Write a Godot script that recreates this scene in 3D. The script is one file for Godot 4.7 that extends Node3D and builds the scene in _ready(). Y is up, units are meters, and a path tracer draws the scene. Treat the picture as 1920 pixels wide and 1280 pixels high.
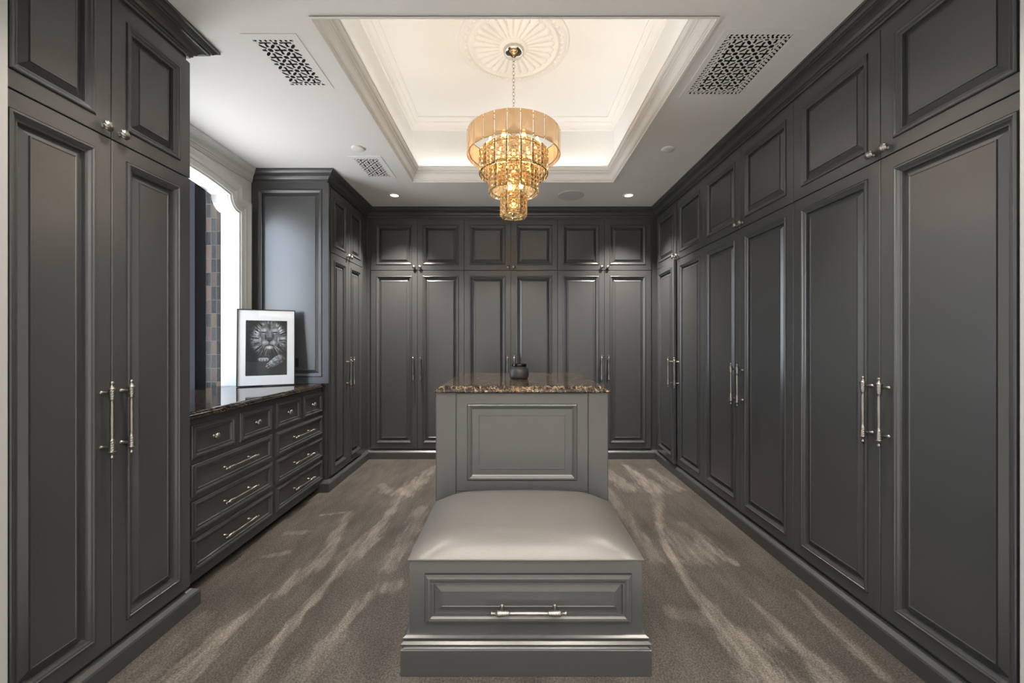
extends Node3D
# A panelled walk-in dressing room. y up, metres; the camera stands in the doorway at the origin and looks along -z.

const HC := 2.687      # lower ceiling
const HT := 3.233      # ceiling inside the tray
const XR := 1.545      # cabinet door faces, right and far left
const XN := 1.512      # door faces of the near left cabinet
const DB := 4.27       # door faces of the back cabinets
const TH := 0.022      # door thickness
const WX := -2.2       # window wall

var M := {}
var cache := {}
var used := {}

# ------------------------------------------------------------------ setup
func _ready() -> void:
	var cam := Camera3D.new()
	cam.name = "camera"
	cam.fov = rad_to_deg(2.0 * atan(640.0 / 745.0))
	cam.near = 0.05
	cam.far = 400.0
	cam.position = Vector3(0, 1.26, 0)
	add_child(cam)
	cam.current = true

	var sky_mat := ProceduralSkyMaterial.new()
	sky_mat.sky_top_color = Color(0.60, 0.67, 0.76)
	sky_mat.sky_horizon_color = Color(0.87, 0.90, 0.93)
	sky_mat.ground_bottom_color = Color(0.71, 0.71, 0.71)
	sky_mat.ground_horizon_color = Color(0.82, 0.83, 0.84)
	sky_mat.sky_energy_multiplier = 1.0
	var sky := Sky.new()
	sky.sky_material = sky_mat
	var env := Environment.new()
	env.background_mode = Environment.BG_SKY
	env.sky = sky
	env.background_energy_multiplier = 14.0
	env.tonemap_mode = Environment.TONE_MAPPER_LINEAR
	env.tonemap_exposure = 1.15
	env.sdfgi_enabled = true
	env.ssao_enabled = true
	env.ssil_enabled = true
	var we := WorldEnvironment.new()
	we.name = "world_environment"
	we.environment = env
	add_child(we)

	# cove light: four warm strips hidden behind the lip of the tray moulding
	for s in [-1.0, 1.0]:
		area_light("cove_light", Vector3(0.009 + s * 0.865, HC + 0.125, -2.649), Vector3(s * 0.12, 1, 0), Vector2(0.03, 1.6), 0.115, Color(1, 0.99, 0.975))
		area_light("cove_light", Vector3(0.009, HC + 0.125, -2.649 + s * 0.865), Vector3(0, 1, s * 0.12), Vector2(1.6, 0.03), 0.115, Color(1, 0.99, 0.975))

	area_light("unseen_hall_light", Vector3(0, HC - 0.045, 1.2), Vector3(0, -1, 0), Vector2(3.0, 2.0), 7.5, Color(1, 0.985, 0.96))  # large lamp out of view, placed to light the room through the doorway

	make_materials()
	room()
	tray()
	cabinets()
	dresser()
	island()
	bench()
	picture()
	jar()
	chandelier()
	medallion()
	ceiling_things()
	outside()


func area_light(called: String, at: Vector3, towards: Vector3, size: Vector2, energy: float, color: Color) -> void:
	var l := AreaLight3D.new()
	l.name = called
	l.area_size = size
	l.light_energy = energy
	l.light_color = color
	l.area_range = 12.0
	l.shadow_enabled = true
	var z := -towards.normalized()
	var y := Vector3(0, 0, 1) if size.y > size.x else Vector3(1, 0, 0)
	y = (y - z * y.dot(z)).normalized()
	if size.y <= size.x:
		l.transform = Transform3D(Basis(y, z.cross(y), z), at)
	else:
		l.transform = Transform3D(Basis(y.cross(z), y, z), at)
	add_child(l, true)


# ------------------------------------------------------------------ nodes
func numbered(n: String) -> String:
	var k: int = used.get(n, 0)
	used[n] = k + 1
	return n if k == 0 else "%s_%03d" % [n, k]


func thing(called: String, label: String, category: String, at := Vector3.ZERO, turn := 0.0, group := "") -> Node3D:
	var o := Node3D.new()
	o.name = numbered(called)
	add_child(o)
	o.position = at
	o.rotation.y = deg_to_rad(turn)
	tag(o, label, category, group)
	return o


func tag(o: Node, label: String, category: String, group := "") -> void:
	o.set_meta("label", label)
	o.set_meta("category", category)
	if group != "":
		o.set_meta("group", group)


func put(called: String, mesh: Mesh, mat: Material, parent: Node3D, at := Vector3.ZERO) -> MeshInstance3D:
	var o := MeshInstance3D.new()
	o.name = called if parent != self else numbered(called)
	o.mesh = mesh
	o.material_override = mat
	o.position = at
	parent.add_child(o, true)
	return o


func struct(called: String, mesh: Mesh, mat: Material, label: String, category: String) -> MeshInstance3D:
	var o := put(called, mesh, mat, self)
	o.set_meta("kind", "structure")
	tag(o, label, category)
	return o


# ------------------------------------------------------------------ shapes
func st_new(smooth := false) -> SurfaceTool:
	var st := SurfaceTool.new()
	st.begin(Mesh.PRIMITIVE_TRIANGLES)
	st.set_smooth_group(0 if smooth else -1)
	return st


func done(st: SurfaceTool) -> ArrayMesh:
	st.generate_normals()
	st.index()
	return st.commit()


func tri(st: SurfaceTool, a: Vector3, b: Vector3, c: Vector3) -> void:   # counter-clockwise from outside
	st.add_vertex(a); st.add_vertex(c); st.add_vertex(b)


func quad(st: SurfaceTool, a: Vector3, b: Vector3, c: Vector3, d: Vector3) -> void:
	tri(st, a, b, c)
	tri(st, a, c, d)


func quad_out(st: SurfaceTool, a: Vector3, b: Vector3, c: Vector3, d: Vector3, mid: Vector3) -> void:
	if (b - a).cross(c - a).dot((a + b + c + d) / 4.0 - mid) >= 0.0:
		quad(st, a, b, c, d)
	else:
		quad(st, d, c, b, a)


func tri_out(st: SurfaceTool, a: Vector3, b: Vector3, c: Vector3, mid: Vector3) -> void:
	if (b - a).cross(c - a).dot((a + b + c) / 3.0 - mid) >= 0.0:
		tri(st, a, b, c)
	else:
		tri(st, c, b, a)


func box(st: SurfaceTool, lo: Vector3, hi: Vector3, bev := 0.0) -> void:   # a box with chamfered edges
	var m := (lo + hi) / 2.0
	var h := (hi - lo) / 2.0
	var p := func(s: Vector3, axis: int) -> Vector3:
		var e := h - Vector3(bev, bev, bev)
		e[axis] = h[axis]
		return m + e * s
	for ax in 3:
		var u := (ax + 1) % 3
		var v := (ax + 2) % 3
		for s in [-1.0, 1.0]:
			var c := []
			for k in [[-1, -1], [1, -1], [1, 1], [-1, 1]]:
				var g := Vector3.ZERO
				g[ax] = s; g[u] = k[0]; g[v] = k[1]
				c.append(p.call(g, ax))
			quad_out(st, c[0], c[1], c[2], c[3], m)
	if bev <= 0.0:
		return
	for ax in 3:
		var u := (ax + 1) % 3
		var v := (ax + 2) % 3
		for su in [-1.0, 1.0]:
			for sv in [-1.0, 1.0]:
				var g0 := Vector3.ZERO
				g0[u] = su; g0[v] = sv; g0[ax] = -1
				var g1 := g0
				g1[ax] = 1
				quad_out(st, p.call(g0, u), p.call(g1, u), p.call(g1, v), p.call(g0, v), m)
	for sx in [-1.0, 1.0]:
		for sy in [-1.0, 1.0]:
			for sz in [-1.0, 1.0]:
				var g := Vector3(sx, sy, sz)
				tri_out(st, p.call(g, 0), p.call(g, 1), p.call(g, 2), m)


func box_mesh(lo: Vector3, hi: Vector3, bev := 0.0) -> ArrayMesh:
	var st := st_new()
	box(st, lo, hi, bev)
	return done(st)


# rectangles w x h (centred in x, standing on y = 0), one inside the other: (inset, z)
func rings(st: SurfaceTool, w: float, h: float, loops: Array, cap := true, back := false) -> void:
	var c := func(l: Vector2) -> Array:
		var x := w / 2.0 - l.x
		return [Vector3(-x, l.x, l.y), Vector3(x, l.x, l.y), Vector3(x, h - l.x, l.y), Vector3(-x, h - l.x, l.y)]
	for k in loops.size() - 1:
		var a: Array = c.call(loops[k])
		var b: Array = c.call(loops[k + 1])
		for i in 4:
			var j := (i + 1) % 4
			quad(st, a[i], a[j], b[j], b[i])
	if cap:
		var e: Array = c.call(loops[-1])
		quad(st, e[0], e[1], e[2], e[3])
	if back:
		var e: Array = c.call(loops[0])
		quad(st, e[3], e[2], e[1], e[0])


# rectangles lying flat, stacked: (inset, y)
func loft(st: SurfaceTool, x0: float, x1: float, z0: float, z1: float, loops: Array, bottom := true, top := true) -> void:
	var c := func(l: Vector2) -> Array:
		return [Vector3(x0 + l.x, l.y, z1 - l.x), Vector3(x1 - l.x, l.y, z1 - l.x), Vector3(x1 - l.x, l.y, z0 + l.x), Vector3(x0 + l.x, l.y, z0 + l.x)]
	for k in loops.size() - 1:
		var a: Array = c.call(loops[k])
		var b: Array = c.call(loops[k + 1])
		for i in 4:
			var j := (i + 1) % 4
			quad(st, a[i], a[j], b[j], b[i])
	if bottom:
		var e: Array = c.call(loops[0])
		quad(st, e[3], e[2], e[1], e[0])
	if top:
		var e: Array = c.call(loops[-1])
		quad(st, e[0], e[1], e[2], e[3])


# profile (r, y) turned round the y axis, bumpy between y = b0 and b1
func lathe(st: SurfaceTool, prof: Array, seg: int, tf := Transform3D(), bump := 0.0, b0 := 0.0, b1 := 0.0, freq := 9) -> void:
	var rows := []
	for p in prof:
		var row := []
		for i in seg:
			var a := TAU * i / seg
			var r: float = p.x
			if bump > 0.0 and absf(p.y) >= b0 and absf(p.y) <= b1:
				r += bump * (sin(a * freq + p.y * 420.0) * 0.6 + sin(a * (freq - 3) - p.y * 700.0) * 0.6)
			row.append(tf * Vector3(r * cos(a), p.y, -r * sin(a)))
		rows.append(row)
	for k in rows.size() - 1:
		for i in seg:
			var j := (i + 1) % seg
			if prof[k].x < 1e-6 and prof[k + 1].x < 1e-6:
				continue
			if prof[k].x < 1e-6:
				tri(st, rows[k][i], rows[k + 1][j], rows[k + 1][i])
			elif prof[k + 1].x < 1e-6:
				tri(st, rows[k][i], rows[k][j], rows[k + 1][i])
			else:
				quad(st, rows[k][i], rows[k][j], rows[k + 1][j], rows[k + 1][i])


func lathe_mesh(prof: Array, seg: int, tf := Transform3D(), smooth := true) -> ArrayMesh:
	var st := st_new(smooth)
	lathe(st, prof, seg, tf)
	return done(st)


# profile (out, up) swept along a path lying in a plane with that normal; out = normal x direction
func sweep(st: SurfaceTool, path: Array, prof: Array, normal: Vector3, closed := false, caps := true) -> void:
	var n := path.size()
	var rows := []
	for i in n:
		var before: Vector3 = path[(i - 1 + n) % n] if closed or i > 0 else path[i]
		var after: Vector3 = path[(i + 1) % n] if closed or i < n - 1 else path[i]
		var d0: Vector3 = (path[i] - before).normalized() if before != path[i] else (after - path[i]).normalized()
		var d1: Vector3 = (after - path[i]).normalized() if after != path[i] else d0
		var o0 := normal.cross(d0)
		var o1 := normal.cross(d1)
		var o := (o0 + o1).normalized()
		o /= maxf(0.3, o.dot(o0))
		var row := []
		for p in prof:
			row.append(path[i] + o * p.x + normal * p.y)
		rows.append(row)
	for i in (n if closed else n - 1):
		var a: Array = rows[i]
		var b: Array = rows[(i + 1) % n]
		for k in prof.size() - 1:
			quad(st, a[k], b[k], b[k + 1], a[k + 1])
	if caps and not closed:
		var flat := PackedVector2Array(prof)
		var t := Geometry2D.triangulate_polygon(flat)
		for k in range(0, t.size(), 3):
			tri(st, rows[0][t[k]], rows[0][t[k + 1]], rows[0][t[k + 2]])
			tri(st, rows[-1][t[k + 2]], rows[-1][t[k + 1]], rows[-1][t[k]])


func sweep_mesh(path: Array, prof: Array, normal: Vector3, closed := false) -> ArrayMesh:
	var st := st_new()
	sweep(st, path, prof, normal, closed)
	return done(st)


func tube(st: SurfaceTool, pts: Array, r: float, seg := 8, closed := false) -> void:
	var rows := []
	var n := pts.size()
	for i in n:
		var a: Vector3 = pts[(i - 1 + n) % n] if closed or i > 0 else pts[i]
		var b: Vector3 = pts[(i + 1) % n] if closed or i < n - 1 else pts[i]
		var d := (b - a).normalized()
		var u := d.cross(Vector3.UP if absf(d.y) < 0.9 else Vector3.RIGHT).normalized()
		var v := u.cross(d)
		var row := []
		for k in seg:
			var t := TAU * k / seg
			row.append(pts[i] + (u * cos(t) + v * sin(t)) * r)
		rows.append(row)
	for i in (n if closed else n - 1):
		for k in seg:
			quad(st, rows[i][k], rows[(i + 1) % n][k], rows[(i + 1) % n][(k + 1) % seg], rows[i][(k + 1) % seg])
	if not closed:
		for k in range(1, seg - 1):
			tri(st, rows[0][0], rows[0][k], rows[0][k + 1])
			tri(st, rows[-1][0], rows[-1][k + 1], rows[-1][k])


# ------------------------------------------------------------------ materials
func mat(color: Color, rough := 0.5, metal := 0.0) -> StandardMaterial3D:
	var m := StandardMaterial3D.new()
	m.albedo_color = color
	m.roughness = rough
	m.metallic = metal
	return m


func noise(freq: float, octaves := 3, s := 1) -> FastNoiseLite:
	var n := FastNoiseLite.new()
	n.noise_type = FastNoiseLite.TYPE_SIMPLEX_SMOOTH
	n.frequency = freq
	n.fractal_octaves = octaves
	n.seed = s
	return n


func noise_tex(freq: float, octaves: int, size := 256, s := 1) -> NoiseTexture2D:
	var t := NoiseTexture2D.new()
	t.width = size
	t.height = size
	t.seamless = true
	t.noise = noise(freq, octaves, s)
	return t


func relief(m: StandardMaterial3D, t: Texture2D, cm: float, scale: float) -> void:
	m.heightmap_enabled = true
	m.heightmap_texture = t
	m.heightmap_scale = cm
	m.uv1_triplanar = true
	m.uv1_world_triplanar = true
	m.uv1_scale = Vector3(scale, scale, scale)


func make_materials() -> void:
	M.paint = mat(Color(0.260, 0.264, 0.268), 0.31)
	M.paint.metallic_specular = 0.62
	relief(M.paint, noise_tex(0.09, 2, 256, 4), 0.012, 6.0)
	M.gap_shade = mat(Color(0.05, 0.05, 0.05), 0.8)  # near black, paints the shade between and under the joinery
	M.white = mat(Color(0.88, 0.88, 0.875), 0.6)
	M.ceiling = mat(Color(0.90, 0.90, 0.895), 0.75)
	relief(M.ceiling, noise_tex(0.06, 3, 256, 8), 0.01, 3.0)
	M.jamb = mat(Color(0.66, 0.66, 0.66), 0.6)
	M.plaster = mat(Color(0.90, 0.895, 0.885), 0.65)
	M.pewter = mat(Color(0.60, 0.585, 0.565), 0.36, 1.0)
	relief(M.pewter, noise_tex(0.12, 3, 128, 3), 0.03, 14.0)
	M.chrome = mat(Color(0.86, 0.84, 0.80), 0.08, 1.0)
	M.black_metal = mat(Color(0.05, 0.05, 0.055), 0.35)
	M.white_board = mat(Color(0.93, 0.93, 0.92), 0.9)
	M.window_frame = mat(Color(0.055, 0.06, 0.075), 0.5)
	M.window_frame.metallic_specular = 0.25
	M.stone = mat(Color(0.88, 0.875, 0.86), 0.4)  # unseen hall floor, kept pale to bounce light onto the ceiling
	M.dark = mat(Color(0.01, 0.01, 0.01), 1.0)  # black that paints the darkness behind the vent holes
	M.glass = mat(Color(0.2, 0.22, 0.22, 0.015), 0.03)
	M.glass.metallic_specular = 0.22
	M.glass.transparency = BaseMaterial3D.TRANSPARENCY_ALPHA
	M.leather = mat(Color(0.395, 0.385, 0.372), 0.36)
	relief(M.leather, noise_tex(0.11, 3, 256, 11), 0.05, 7.0)
	M.jar = mat(Color(0.17, 0.17, 0.175), 0.5)
	M.lid = mat(Color(0.10, 0.10, 0.105), 0.18, 0.6)
	M.socket = mat(Color(0.03, 0.03, 0.03), 0.4)
	M.amber = mat(Color(0.92, 0.76, 0.52, 0.44), 0.05, 0.3)
	M.amber.transparency = BaseMaterial3D.TRANSPARENCY_ALPHA
	M.smoke = mat(Color(0.93, 0.83, 0.66, 0.04), 0.02)
	M.smoke.refraction_enabled = true
	M.smoke.refraction_scale = 0.055
	M.bulb = mat(Color(1, 0.9, 0.7), 0.4)
	M.bulb.emission_enabled = true
	M.bulb.emission = Color(1.0, 0.80, 0.50)
	M.bulb.emission_energy_multiplier = 9.0
	M.lamp_face = mat(Color(1, 1, 1), 0.5)
	M.lamp_face.emission_enabled = true
	M.lamp_face.emission = Color(1.0, 0.95, 0.88)
	M.lamp_face.emission_energy_multiplier = 2.0
	M.led = mat(Color(1, 1, 1), 0.5)
	M.led.emission_enabled = true
	M.led.emission = Color(1.0, 0.93, 0.85)
	M.led.emission_energy_multiplier = 2.0
	M.speaker = mat(Color(0.80, 0.80, 0.80), 0.9)
	M.bronze = mat(Color(0.11, 0.09, 0.075), 0.9)
	M.bronze.metallic_specular = 0.1
	M.navy = mat(Color(0.028, 0.033, 0.043), 0.9)
	M.navy.metallic_specular = 0.1
	M.marble = mat(Color(1, 1, 1), 0.10)
	M.marble.metallic_specular = 0.6
	M.marble.albedo_texture = marble_texture()
	M.marble.uv1_triplanar = true
	M.marble.uv1_world_triplanar = true
	M.marble.uv1_scale = Vector3(1.6, 1.6, 1.6)
	M.marble_dark = M.marble.duplicate()
	M.marble_dark.albedo_color = Color(0.62, 0.60, 0.58)
	M.marble_dark.roughness = 0.06
	M.carpet = mat(Color(1, 1, 1), 1.0)
	M.carpet.albedo_texture = carpet_texture()
	M.carpet.metallic_specular = 0.1
	M.carpet.heightmap_enabled = true
	M.carpet.heightmap_texture = noise_tex(0.35, 2, 512, 21)
	M.carpet.heightmap_scale = 0.0
	M.carpet.heightmap_enabled = false
	M.print = mat(Color(1, 1, 1), 0.6)
	M.print.albedo_texture = lion_texture()


func marble_texture() -> ImageTexture:
	var n := 512
	var im := Image.create(n, n, false, Image.FORMAT_RGB8)
	var a := noise(0.012, 4, 31)
	var b := noise(0.02, 4, 32)
	var c := noise(0.05, 3, 33)
	var f := noise(0.2, 2, 34)
	var w := func(nz: FastNoiseLite, x: float, y: float) -> float:   # seamless: blend of two copies
		var fx := x / n
		var fy := y / n
		return lerpf(lerpf(nz.get_noise_2d(x, y), nz.get_noise_2d(x - n, y), fx), lerpf(nz.get_noise_2d(x, y - n), nz.get_noise_2d(x - n, y - n), fx), fy)
	for y in n:
		for x in n:
			var q: float = w.call(a, x, y)
			var r: float = w.call(b, x, y)
			var s: float = w.call(c, x, y)
			var g := f.get_noise_2d(x, y)
			var col := Color(0.16, 0.115, 0.085).lerp(Color(0.055, 0.042, 0.036), clampf(0.5 + r * 1.6, 0, 1))
			col = col.lerp(Color(0.52, 0.425, 0.325), smoothstep(0.0, 0.36, s + 0.5 * q) * 0.9)
			var vein := 1.0 - smoothstep(0.0, 0.06, absf(q + 0.25 * s))
			col = col.lerp(Color(0.88, 0.79, 0.66), vein * 0.7)
			var vein2 := 1.0 - smoothstep(0.0, 0.03, absf(r + 0.35 * s + 0.05))
			col = col.lerp(Color(0.80, 0.69, 0.54), vein2 * 0.7)
			im.set_pixel(x, y, col * (1.0 + g * 0.25))
	return ImageTexture.create_from_image(im)


# sheen of vacuum tracks in the pile, painted as paler colour, laid out on the floor in metres: x, distance, half width, strength
func carpet_texture() -> ImageTexture:
	var tracks := [
		[[1.15, 4.04, 0.03, 0.8], [1.22, 3.38, 0.09, 0.9]], [[1.36, 3.92, 0.03, 0.6], [1.42, 3.40, 0.06, 0.7]], [[0.90, 3.95, 0.05, 0.6], [1.0, 3.42, 0.09, 0.8]],
		[[0.80, 3.4, 0.05, 0.4], [0.83, 2.58, 0.04, 0.6], [0.83, 2.3, 0.05, 0.5]],
		[[1.2, 3.3, 0.05, 0.5], [1.06, 2.87, 0.03, 0.7], [0.96, 2.54, 0.025, 0.9], [0.93, 2.31, 0.025, 1.0], [0.92, 2.02, 0.03, 0.9], [0.93, 1.85, 0.05, 1.0], [0.95, 1.69, 0.06, 1.0], [0.95, 1.53, 0.08, 0.9], [1.0, 1.2, 0.1, 0.8]],
		[[1.18, 2.73, 0.04, 0.5], [1.21, 2.4, 0.05, 0.8], [1.27, 2.25, 0.02, 0.9]], [[1.02, 2.62, 0.06, 0.4], [1.08, 2.36, 0.12, 0.75]],
		[[1.16, 1.95, 0.01, 0.4], [1.18, 1.73, 0.03, 0.8], [1.19, 1.55, 0.05, 0.8], [1.18, 1.3, 0.07, 0.7]], [[1.44, 2.01, 0.012, 0.5], [1.41, 1.81, 0.02, 0.8], [1.4, 1.5, 0.03, 0.6]],
		[[0.95, 1.74, 0.05, 0.5], [1.11, 1.66, 0.05, 0.5]], [[0.75, 1.85, 0.05, 0.4], [0.86, 1.8, 0.04, 0.4]],
		[[-1.2, 2.93, 0.03, 0.4], [-1.14, 2.56, 0.04, 0.8], [-1.08, 2.31, 0.05, 0.7], [-1.14, 2.17, 0.05, 0.8], [-1.17, 1.96, 0.02, 0.6]],
		[[-0.9, 3.3, 0.04, 0.5], [-0.91, 3.12, 0.03, 0.6], [-0.9, 2.81, 0.03, 0.8], [-0.91, 2.54, 0.06, 0.8], [-0.94, 2.33, 0.06, 0.7], [-0.96, 2.09, 0.02, 0.8], [-0.98, 1.83, 0.025, 1.0], [-0.99, 1.67, 0.03, 1.0], [-0.99, 1.5, 0.05, 0.7], [-1.0, 1.25, 0.06, 0.5]],
		[[-1.21, 1.98, 0.012, 0.6], [-1.23, 1.79, 0.03, 0.9], [-1.25, 1.66, 0.05, 0.8], [-1.24, 1.45, 0.07, 0.7]], [[-0.78, 4.0, 0.03, 0.5], [-0.8, 3.83, 0.06, 0.7], [-0.89, 3.3, 0.09, 0.9]],
		[[-1.15, 3.5, 0.03, 0.5], [-1.05, 3.35, 0.06, 0.8]], [[-0.71, 1.98, 0.03, 0.6], [-0.75, 1.77, 0.03, 0.7], [-0.8, 1.5, 0.06, 0.5]], [[-0.68, 3.0, 0.05, 0.5], [-0.67, 2.49, 0.06, 0.6], [-0.7, 2.22, 0.05, 0.6]],
		[[-0.64, 2.03, 0.05, 0.7], [-0.6, 2.06, 0.04, 0.7]], [[-1.48, 2.61, 0.03, 0.5], [-1.38, 2.63, 0.03, 0.5]], [[-1.45, 2.33, 0.02, 0.5], [-1.35, 2.37, 0.03, 0.6]], [[-1.39, 2.88, 0.015, 0.6], [-1.25, 2.93, 0.02, 0.6]],
		[[-1.42, 1.8, 0.05, 0.4], [-1.4, 1.4, 0.08, 0.5]],
	]
	var n := 1024
	var px := 3.6 / n
	var pile_sheen := PackedFloat32Array()
	pile_sheen.resize(n * n)
	var rag := noise(0.03, 3, 41)
	for t in tracks:
		for k in t.size() - 1:
			var a := Vector2((t[k][0] + 1.8) / px, (t[k][1] - 0.9) / px)
			var b := Vector2((t[k + 1][0] + 1.8) / px, (t[k + 1][1] - 0.9) / px)
			var ra: float = t[k][2] * 1.5 / px
			var rb: float = t[k + 1][2] * 1.5 / px
			var r := maxf(ra, rb)
			var lo := a.min(b) - Vector2(r, r)
			var hi := a.max(b) + Vector2(r, r)
			var ab := b - a
			var ll := maxf(ab.length_squared(), 1.0)
			for y in range(maxi(0, int(lo.y)), mini(n, int(hi.y) + 1)):
				for x in range(maxi(0, int(lo.x)), mini(n, int(hi.x) + 1)):
					var p := Vector2(x, y)
					var u := clampf((p - a).dot(ab) / ll, 0, 1)
					var d := p.distance_to(a + ab * u) / lerpf(ra, rb, u)
					if d < 1.0:
						var s := smoothstep(1.0, 0.25, d + rag.get_noise_2d(x * 3.0, y * 0.7) * 0.5) * lerpf(t[k][3], t[k + 1][3], u)
						pile_sheen[y * n + x] = maxf(pile_sheen[y * n + x], s)
	var big := noise(0.006, 3, 42)
	var streak := noise(0.05, 2, 43)
	var fine := noise(0.45, 2, 44)
	var im := Image.create(n, n, false, Image.FORMAT_RGB8)
	for y in n:
		for x in n:
			var v := pile_sheen[y * n + x] * (0.75 + 0.5 * streak.get_noise_2d(x * 1.3, y * 0.25))
			v += 0.22 * big.get_noise_2d(x * 2.0, y) + 0.10 * streak.get_noise_2d(x, y * 0.2)
			v = clampf(0.14 + v * 0.62, 0, 1)
			var c := Color(0.272, 0.258, 0.245).lerp(Color(0.54, 0.515, 0.485), v)
			im.set_pixel(x, y, c * (1.0 + 0.38 * fine.get_noise_2d(x, y)))
	return ImageTexture.create_from_image(im)


# a monochrome portrait of a lion at rest: the print in the frame
func lion_texture() -> ImageTexture:
	var w := 240
	var h := 372
	var im := Image.create(w, h, false, Image.FORMAT_RGB8)
	var n1 := noise(0.03, 3, 51)
	var n2 := noise(0.12, 2, 52)
	var ell := func(p: Vector2, c: Vector2, r: Vector2) -> float: return ((p - c) / r).length()
	for j in h:
		for i in w:
			var p := Vector2(float(i) / w, float(j) / w)       # 0..1 across, 0..1.55 down
			var q := p
			q.x = 0.56 - absf(p.x - 0.56)                        # left half, for what is symmetric
			var g := n2.get_noise_2d(i * 1.4, j * 1.4)
			var v := 0.055 + 0.05 * n1.get_noise_2d(i, j) + 0.10 * smoothstep(0.5, 0.0, p.x) * smoothstep(1.0, 0.1, p.y)
			# mane
			var c := Vector2(0.56, 0.52)
			var dv := p - c
			var ang := atan2(dv.x, dv.y)
			var rad := (dv / Vector2(0.50, 0.58 if dv.y < 0 else 0.66)).length()
			var strand := n1.get_noise_2d(ang * 260.0, rad * 40.0 + 30.0 * n1.get_noise_2d(i * 0.4, j * 0.4))
			var edge := smoothstep(1.05, 0.82, rad + strand * 0.22)
			var hair := 0.27 + 0.80 * strand + 0.30 * smoothstep(0.95, 0.6, rad) * smoothstep(0.75, 0.3, p.y) + 0.10 * g
			hair *= lerpf(1.0, 0.35, smoothstep(0.62, 1.05, p.y)) * lerpf(0.8, 1.15, smoothstep(0.9, 0.3, absf(p.x - 0.30)))
			v = lerpf(v, clampf(hair, 0.02, 0.85), edge)
			# face
			var f := smoothstep(1.06, 0.86, ell.call(p, Vector2(0.56, 0.44), Vector2(0.27, 0.40)) + 0.06 * g)
			var face := 0.38 + 0.13 * g + 0.16 * n1.get_noise_2d(i * 2.0, j * 0.8)
			face += 0.34 * smoothstep(1.0, 0.2, ell.call(q, Vector2(0.43, 0.27), Vector2(0.10, 0.08)))
			face += 0.10 * smoothstep(1.0, 0.3, ell.call(p, Vector2(0.56, 0.36), Vector2(0.05, 0.22)))
			face -= 0.22 * smoothstep(1.0, 0.3, ell.call(p, Vector2(0.56, 0.16), Vector2(0.05, 0.14)))
			face -= 0.20 * smoothstep(1.0, 0.3, ell.call(q, Vector2(0.47, 0.46), Vector2(0.035, 0.13)))
			face -= 0.45 * smoothstep(1.0, 0.5, ell.call(q, Vector2(0.42, 0.335), Vector2(0.085, 0.022)))
			face += 0.40 * smoothstep(1.0, 0.4, ell.call(q, Vector2(0.425, 0.362), Vector2(0.05, 0.016)))
			face -= 0.5 * smoothstep(1.0, 0.4, ell.call(q, Vector2(0.425, 0.348), Vector2(0.022, 0.016)))
			face += 0.30 * smoothstep(1.0, 0.2, ell.call(q, Vector2(0.46, 0.62), Vector2(0.10, 0.085)))
			face += 0.25 * smoothstep(1.0, 0.2, ell.call(q, Vector2(0.34, 0.55), Vector2(0.035, 0.12)))
			face += 0.40 * smoothstep(1.0, 0.3, ell.call(p, Vector2(0.56, 0.76), Vector2(0.10, 0.065)))
			var nose := smoothstep(0.0, 0.015, 0.085 - absf(p.x - 0.56) - maxf(0.0, p.y - 0.53) * 0.9) * smoothstep(0.47, 0.49, p.y) * smoothstep(0.61, 0.60, p.y)
			face = lerpf(face, 0.16 if p.y < 0.545 else 0.02, nose * (0.8 if p.y < 0.545 else 1.0))
			var line := smoothstep(0.012, 0.004, absf(p.x - 0.56)) * smoothstep(0.59, 0.60, p.y) * smoothstep(0.70, 0.69, p.y)
			line = maxf(line, smoothstep(0.016, 0.006, absf(p.y - 0.685 - (0.56 - q.x) * 0.30)) * smoothstep(0.12, 0.10, 0.56 - q.x))
			face = lerpf(face, 0.03, line)
			v = lerpf(v, clampf(face, 0.02, 0.95), f)
			# rock and paws
			v = lerpf(v, 0.16 + 0.10 * g, smoothstep(1.15, 1.18, p.y + 0.02 * g) * smoothstep(0.62, 0.5, p.x))
			var toes := smoothstep(0.010, 0.003, absf(fposmod(p.x - 0.335, 0.062) - 0.031)) * smoothstep(1.07, 1.10, p.y)
			v = lerpf(v, clampf(0.66 - 2.4 * absf(p.y - 1.085) + 0.2 * n1.get_noise_2d(i * 3.0, j * 1.5) + 0.2 * g - 0.5 * toes, 0.05, 0.95), smoothstep(1.05, 0.90, pow(pow(absf(p.x - 0.42) / 0.135, 3) + pow(absf(p.y - 1.10) / 0.055, 3), 0.333)))
			var k := (p - Vector2(0.70, 1.17)).rotated(0.62)
			var leg := smoothstep(1.05, 0.88, pow(pow(absf(k.x) / 0.27, 3) + pow(absf(k.y) / (0.10 + 0.12 * (k.x + 0.1)), 3), 0.333))
			var toe2 := smoothstep(0.012, 0.004, absf(fposmod(k.y + 0.02, 0.055) - 0.0275)) * smoothstep(-0.12, -0.17, k.x)
			v = lerpf(v, clampf(0.46 - 1.6 * k.y - 0.5 * maxf(0.0, k.x) + 0.3 * n1.get_noise_2d(i * 1.6, j * 1.6) + 0.2 * g - 0.4 * toe2, 0.06, 0.85), leg)
			v = clampf(v, 0, 1)
			im.set_pixel(i, j, Color(v * 0.98, v, v * 1.02))
	return ImageTexture.create_from_image(im)


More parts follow.
